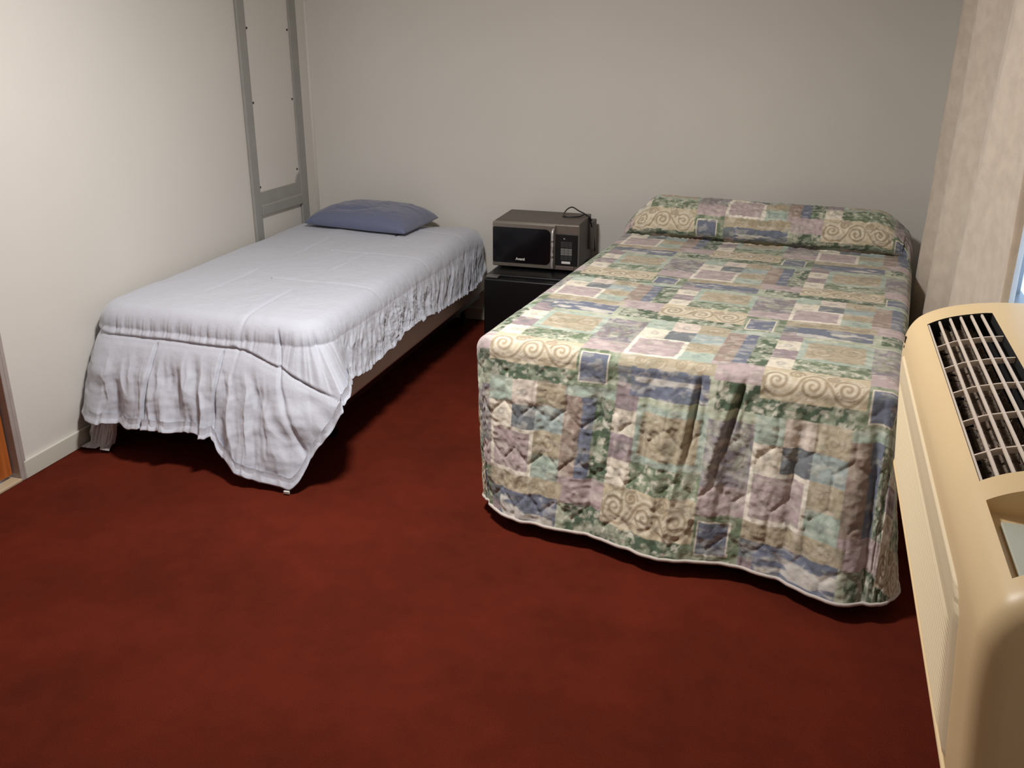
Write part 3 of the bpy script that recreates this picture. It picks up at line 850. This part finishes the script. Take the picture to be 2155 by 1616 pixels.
# ------------------------------------------------------------------ wall air conditioner
YA, YB = -2.515, -3.895
ac = thing('air_conditioner', 'large beige wall air conditioner with top grille on right wall below the curtain', 'air conditioner', (3.2, -3.2, .55))
raw = [(XR-.0006, .552), (3.06, .552), (3.036, .560), (3.028, .60), (3.018, .72), (3.009, .83), (3.008, .885), (3.012, .915), (3.024, .942), (3.044, .963),
       (3.085, .984), (3.14, .999), (3.20, 1.008), (3.28, 1.012), (XR-.0006, 1.012)]
def surf_z(x):
    xs = [r[0] for r in raw[6:]]; zs = [r[1] for r in raw[6:]]
    return float(np.interp(x, xs, zs))
def casing():
    sp = np.array(spline([(a, b, 0) for a, b in raw], 6))[:, :2]
    # force columns at opening edges
    GX0, GX1, RX0, RX1 = 3.045, 3.182, 3.046, 3.205
    tops = [i for i in range(len(sp)) if sp[i, 1] > .95]
    def snap(x):
        i = min(tops, key=lambda k: abs(sp[k, 0]-x)); sp[i, 0] = x; sp[i, 1] = np.interp(x, sp[tops, 0], sp[tops, 1]) if False else surf_z(x); return i
    gi0 = snap(GX0); gi1 = snap(GX1); ri1 = snap(RX1)
    n2 = np.gradient(sp, axis=0); n2 = np.stack([-n2[:, 1], n2[:, 0]], 1); n2 /= np.linalg.norm(n2, axis=1)[:, None]   # outward?
    # outward check: at front (x small) normal should point to -x
    k = np.argmin(sp[:, 0])
    if n2[k, 0] > 0: n2 = -n2
    GY0, GY1 = -2.645, -3.517; RY0, RY1 = -3.585, -3.815
    e = .05
    ys = [YA-e*(1-math.cos(a)) for a in np.linspace(0, math.pi/2, 8)]
    ys += list(np.linspace(YA-e, GY0, 5))[1:] + list(np.linspace(GY0, GY1, 12))[1:] + list(np.linspace(GY1, RY0, 3))[1:] + list(np.linspace(RY0, RY1, 6))[1:]
    ys += list(np.linspace(RY1, YB+e, 4))[1:] + [YB+e*(1-math.cos(a)) for a in np.linspace(math.pi/2, 0, 10)][1:]
    ins = []
    for y in ys:
        d = min(YA-y, y-YB); d = max(d, 0)
        ins.append(0 if d >= e else e-math.sqrt(max(e*e-(e-d)**2, 0)))
    ys = np.array(ys); ins = np.array(ins)
    P = np.zeros((len(ys), len(sp), 3))
    for j in range(len(ys)):
        q = sp.copy(); k_ = ins[j]*.8
        q[:, 0] = XR-(XR-sp[:, 0])*(1-k_/.36); q[:, 1] = .782+(sp[:, 1]-.782)*(1-k_/.23)
        q[:, 0] = np.minimum(q[:, 0], XR-.0006)
        P[j, :, 0] = q[:, 0]; P[j, :, 1] = ys[j]; P[j, :, 2] = q[:, 1]
    keep = np.ones((len(ys)-1, len(sp)-1), bool)
    ym = (ys[:-1]+ys[1:])/2
    for j, y in enumerate(ym):
        if GY1 < y < GY0: keep[j, gi0:gi1] = False
        if RY1 < y < RY0: keep[j, gi0:ri1] = False
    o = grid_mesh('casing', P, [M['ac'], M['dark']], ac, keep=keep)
    bm = bmesh.new(); bm.from_mesh(o.data)
    for j in (0, len(ys)-1):
        f = bm.faces.new([bm.verts.new(P[j, i]) for i in range(len(sp))]); f.smooth = False
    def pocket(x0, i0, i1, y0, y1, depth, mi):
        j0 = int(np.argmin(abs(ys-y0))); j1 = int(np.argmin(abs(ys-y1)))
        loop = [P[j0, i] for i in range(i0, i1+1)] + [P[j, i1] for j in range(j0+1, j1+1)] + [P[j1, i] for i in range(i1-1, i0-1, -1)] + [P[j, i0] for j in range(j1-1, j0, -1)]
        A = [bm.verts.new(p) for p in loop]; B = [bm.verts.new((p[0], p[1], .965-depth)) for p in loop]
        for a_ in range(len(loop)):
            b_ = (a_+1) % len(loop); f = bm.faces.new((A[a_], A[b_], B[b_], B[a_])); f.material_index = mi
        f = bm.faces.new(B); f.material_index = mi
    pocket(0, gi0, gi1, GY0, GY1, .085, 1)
    pocket(0, gi0, ri1, RY0, RY1, .022, 0)
    bmesh.ops.recalc_face_normals(bm, faces=bm.faces)
    bm.to_mesh(o.data); bm.free()
    return GX0, GX1, GY0, GY1, RX1, RY0, RY1
GX0, GX1, GY0, GY1, RX1, RY0, RY1 = casing()
# grille: long bars and cross bars
gr = bpy.data.objects.new('grille', None); COL.objects.link(gr); gr.parent = ac; gr['label'] = 'pale slatted outlet grille over dark fan'
nb = 6; xs = [GX0+.003+(GX1-GX0-.003)*k/nb for k in range(nb)]
for k, x in enumerate(xs):
    bm = bmesh.new(); z = surf_z(x)
    w = .0034 if k else .003
    vs = bx(bm, x-.0012 if k == 0 else x-w/2, x+w, GY1+.001, GY0-.001, z-.008, z-.0015)
    obj('bar', bm, M['ac_bar'], gr, bevel=.001)
for y in (-2.815, -2.962, -3.110, -3.260, -3.410):
    bm = bmesh.new(); xx = np.linspace(GX0+.001, GX1-.001, 12); prev = None
    for a_, b_ in zip(xx, xx[1:]):
        za, zb = surf_z(a_)-.004, surf_z(b_)-.004
        v = [bm.verts.new(p) for p in ((a_, y-.0022, za), (b_, y-.0022, zb), (b_, y+.0022, zb), (a_, y+.0022, za), (a_, y-.0022, za-.012), (b_, y-.0022, zb-.012), (b_, y+.0022, zb-.012), (a_, y+.0022, za-.012))]
        for f in ((0,1,2,3), (4,7,6,5), (0,4,5,1), (3,2,6,7)): bm.faces.new([v[i] for i in f])
    bmesh.ops.remove_doubles(bm, verts=bm.verts, dist=.0002)
    obj('cross_bar', bm, M['ac_bar'], gr)
# blower wheel with vanes, lint-covered
bm = bmesh.new(); rr = .046; cxx, czz = (GX0+GX1)/2+.002, .930
tube_bm(bm, [(cxx, GY1+.02, czz), (cxx, GY0-.02, czz)], rr*.72, 28)
for k in range(22):
    a_ = 2*math.pi*k/22
    for seg_ in range(6):
        ya = GY1+.025+seg_*.142; yb = ya+.128
        p = [(cxx+r_*math.cos(a_+o_), czz+r_*math.sin(a_+o_)) for r_, o_ in ((rr*.72, 0), (rr, .12))]
        v = [bm.verts.new((p[0][0], ya, p[0][1])), bm.verts.new((p[1][0], ya, p[1][1])), bm.verts.new((p[1][0], yb, p[1][1])), bm.verts.new((p[0][0], yb, p[0][1]))]
        bm.faces.new(v)
obj('blower', bm, new_mat('blower_lint', srgb(128, 112, 96), .95, bump=(180, 1, .01), mottle=(70, .5)), ac)['label'] = 'dusty dark blower wheel'
# control plate in the recess
bm = bmesh.new(); bx(bm, 3.062, RX1-.004, RY1+.006, RY0-.040, .9435, .951)
cpl = obj('control_plate', bm, M['frost'], ac, bevel=.002); cpl['label'] = 'pale grey green control plate'
bm = bmesh.new(); bx(bm, 3.098, 3.135, -3.665, -3.640, .951, .9535); obj('display', bm, M['black'], cpl)['label'] = 'black display window'
for k in range(3):
    bm = bmesh.new(); bx(bm, 3.105, 3.125, -3.70-k*.03, -3.685-k*.03, .951, .954); obj('button', bm, M['print'], cpl, bevel=.001)
# ribbed front panel
def front_panel():
    y0, y1 = -2.60, -3.745
    zz = np.linspace(.585, .872, 240); yy = np.linspace(y0, y1, 60)
    px = np.interp(zz, [r[1] for r in raw[2:9]], [r[0] for r in raw[2:9]])
    rib = .0026*(0.5+.5*np.cos((zz-.60)/.0125*2*math.pi))*((zz > .60) & (zz < .80))
    Z, Y = np.meshgrid(zz, yy)
    edge = np.minimum(np.minimum(Z-.585, .872-Z), np.minimum(y0-Y, Y-y1))
    # rounded near upper corner
    cy_, cz_, rc = y1+.07, .872-.07, .07
    cd = np.where((Y < cy_) & (Z > cz_), rc-np.hypot(Y-cy_, Z-cz_), edge)
    edge = np.minimum(edge, cd)
    th = .005*sm(edge, 0, .006)
    fade = sm(y0-Y, .02, .05)*sm(Y-y1, .05, .09)
    X = px[None] - th - rib[None]*fade + .004*(edge < .0005)
    o = grid_mesh('front_panel', np.stack([X, Y, Z], -1), M['ac_panel'], ac)
    o['label'] = 'paler ribbed intake panel'
front_panel()
bm = bmesh.new()
for (a_, b_, c_, d_) in ((-2.585, -2.592, .900, .912), (-2.582, -2.595, .896, .900), (-2.585, -2.592, .882, .888)):
    bx(bm, 3.0065, 3.0095, b_, a_, c_, d_)
obj('emblem', bm, M['screw'], ac)['label'] = 'tiny dark mark on the end of casing'
lower(ac)

# ------------------------------------------------------------------ curtain
def curtain():
    # knots across the width: (y at the bottom, y at the top, x)
    K = [(-.50, -.60, 3.338), (-.54, -.64, 3.27), (-.60, -.72, 3.240), (-.70, -.82, 3.30), (-.80, -.90, 3.338), (-.92, -1.00, 3.33), (-.98, -1.06, 3.26), (-1.04, -1.12, 3.240),
         (-1.16, -1.24, 3.30), (-1.28, -1.40, 3.338), (-1.44, -1.68, 3.335), (-1.50, -1.78, 3.27), (-1.56, -1.86, 3.236), (-1.66, -1.96, 3.262), (-1.84, -2.06, 3.300), (-2.05, -2.16, 3.310), (-2.25, -2.28, 3.30), (-2.37, -2.36, 3.262), (-2.39, -2.38, 3.240), (-2.40, -2.385, 3.262)]
    kb = np.array(spline([(a, c, 0) for a, b, c in K], 28)); kt = np.array(spline([(b, c, 0) for a, b, c in K], 28))
    n = len(kb); m = 170
    zt = np.linspace(2.30, .36, m)[:, None]
    g = np.clip((zt-.5)/1.2, -.2, 1.5)
    Y = kb[None, :, 0]*(1-g)+kt[None, :, 0]*g
    X = kb[None, :, 1] + 0*g
    t = np.linspace(0, 1, n)[None]
    # folds soften and wander with height
    X = X + .010*(fbm(t*5, zt*1.3, 3, 2)-.5) + .007*(fbm(t*16, zt*3.0, 13, 3)-.5)
    X = X - .006*np.exp(-((zt-.96-2.2*(t-.55))/.010)**2)*np.exp(-((t-.60)/.06)**2)
    X = X + .008*np.exp(-((zt-1.0-1.2*(t-.33))/.012)**2)*np.exp(-((t-.33)/.04)**2)
    X = np.clip(X, 3.2385, 3.345)
    Z = zt+0*t + .006*np.sin(t*30)*(zt < .4)
    o = grid_mesh('curtain', np.stack([X, Y, Z], -1), M['curtain'])
    s = o.modifiers.new('s', 'SOLIDIFY'); s.thickness = .002; s.offset = 0
    return tag(o, 'long beige curtain with soft folds hanging at right side over the window', 'curtain')
curtain()
rod = thing('curtain_rod', 'plain metal curtain rod along the right wall above the window', 'curtain rod', (3.31, -1.5, 2.31))
bm = bmesh.new(); cyl_bm(bm, (3.315, -2.95, 2.33), .010, 2.65, 'y'); obj('rod', bm, M['steel'], rod, smooth=True)
for y in (-2.7, -.45):
    bm = bmesh.new(); bx(bm, 3.31, XR-.001, y-.01, y+.01, 2.315, 2.345); obj('bracket', bm, M['steel'], rod)
lower(rod)

# ------------------------------------------------------------------ light
w = bpy.data.worlds.new('World'); S.world = w; w.use_nodes = True
bg = w.node_tree.nodes['Background']; bg.inputs['Color'].default_value = (.55, .72, 1, 1); bg.inputs['Strength'].default_value = 2.4
def area(name, loc, size, power, color, rot=(0, 0, 0)):
    l = bpy.data.lights.new(name, 'AREA'); l.shape = 'DISK'; l.size = size; l.energy = power; l.color = color
    o = bpy.data.objects.new(name, l); COL.objects.link(o); o.location = loc; o.rotation_euler = rot; return o
area('ceiling_light', (1.54, -2.48, 2.38), .36, 62, (1, .972, .945))

area('fill_light', (1.2, -5.3, 2.38), .3, 2.5, (1, .95, .88))  # weak fill added behind the camera to brighten front faces, not a known lamp

# ------------------------------------------------------------------ camera
cam = bpy.data.cameras.new('camera'); co = bpy.data.objects.new('camera', cam); COL.objects.link(co)
yaw, pitch, roll = .2954, .3689, .0036
fwd = Vector((-math.sin(yaw)*math.cos(pitch), math.cos(yaw)*math.cos(pitch), -math.sin(pitch)))
right = Vector((math.cos(yaw), math.sin(yaw), 0)); up = right.cross(fwd)
r2 = right*math.cos(roll)+up*math.sin(roll); u2 = up*math.cos(roll)-right*math.sin(roll)
co.matrix_world = Matrix(((r2.x, u2.x, -fwd.x, 2.7245), (r2.y, u2.y, -fwd.y, -5.0563), (r2.z, u2.z, -fwd.z, 1.6611), (0, 0, 0, 1)))
cam.sensor_fit = 'HORIZONTAL'; cam.sensor_width = 36; cam.lens = 2014.55/2155*36
cam.shift_x = (1077.5-1073.66)/2155; cam.shift_y = 0
cam.clip_start = .02
S.camera = co
S.view_settings.view_transform = 'Standard'; S.view_settings.look = 'None'
S.view_settings.gamma = 1; S.view_settings.use_curve_mapping = False; S.view_settings.exposure = 0
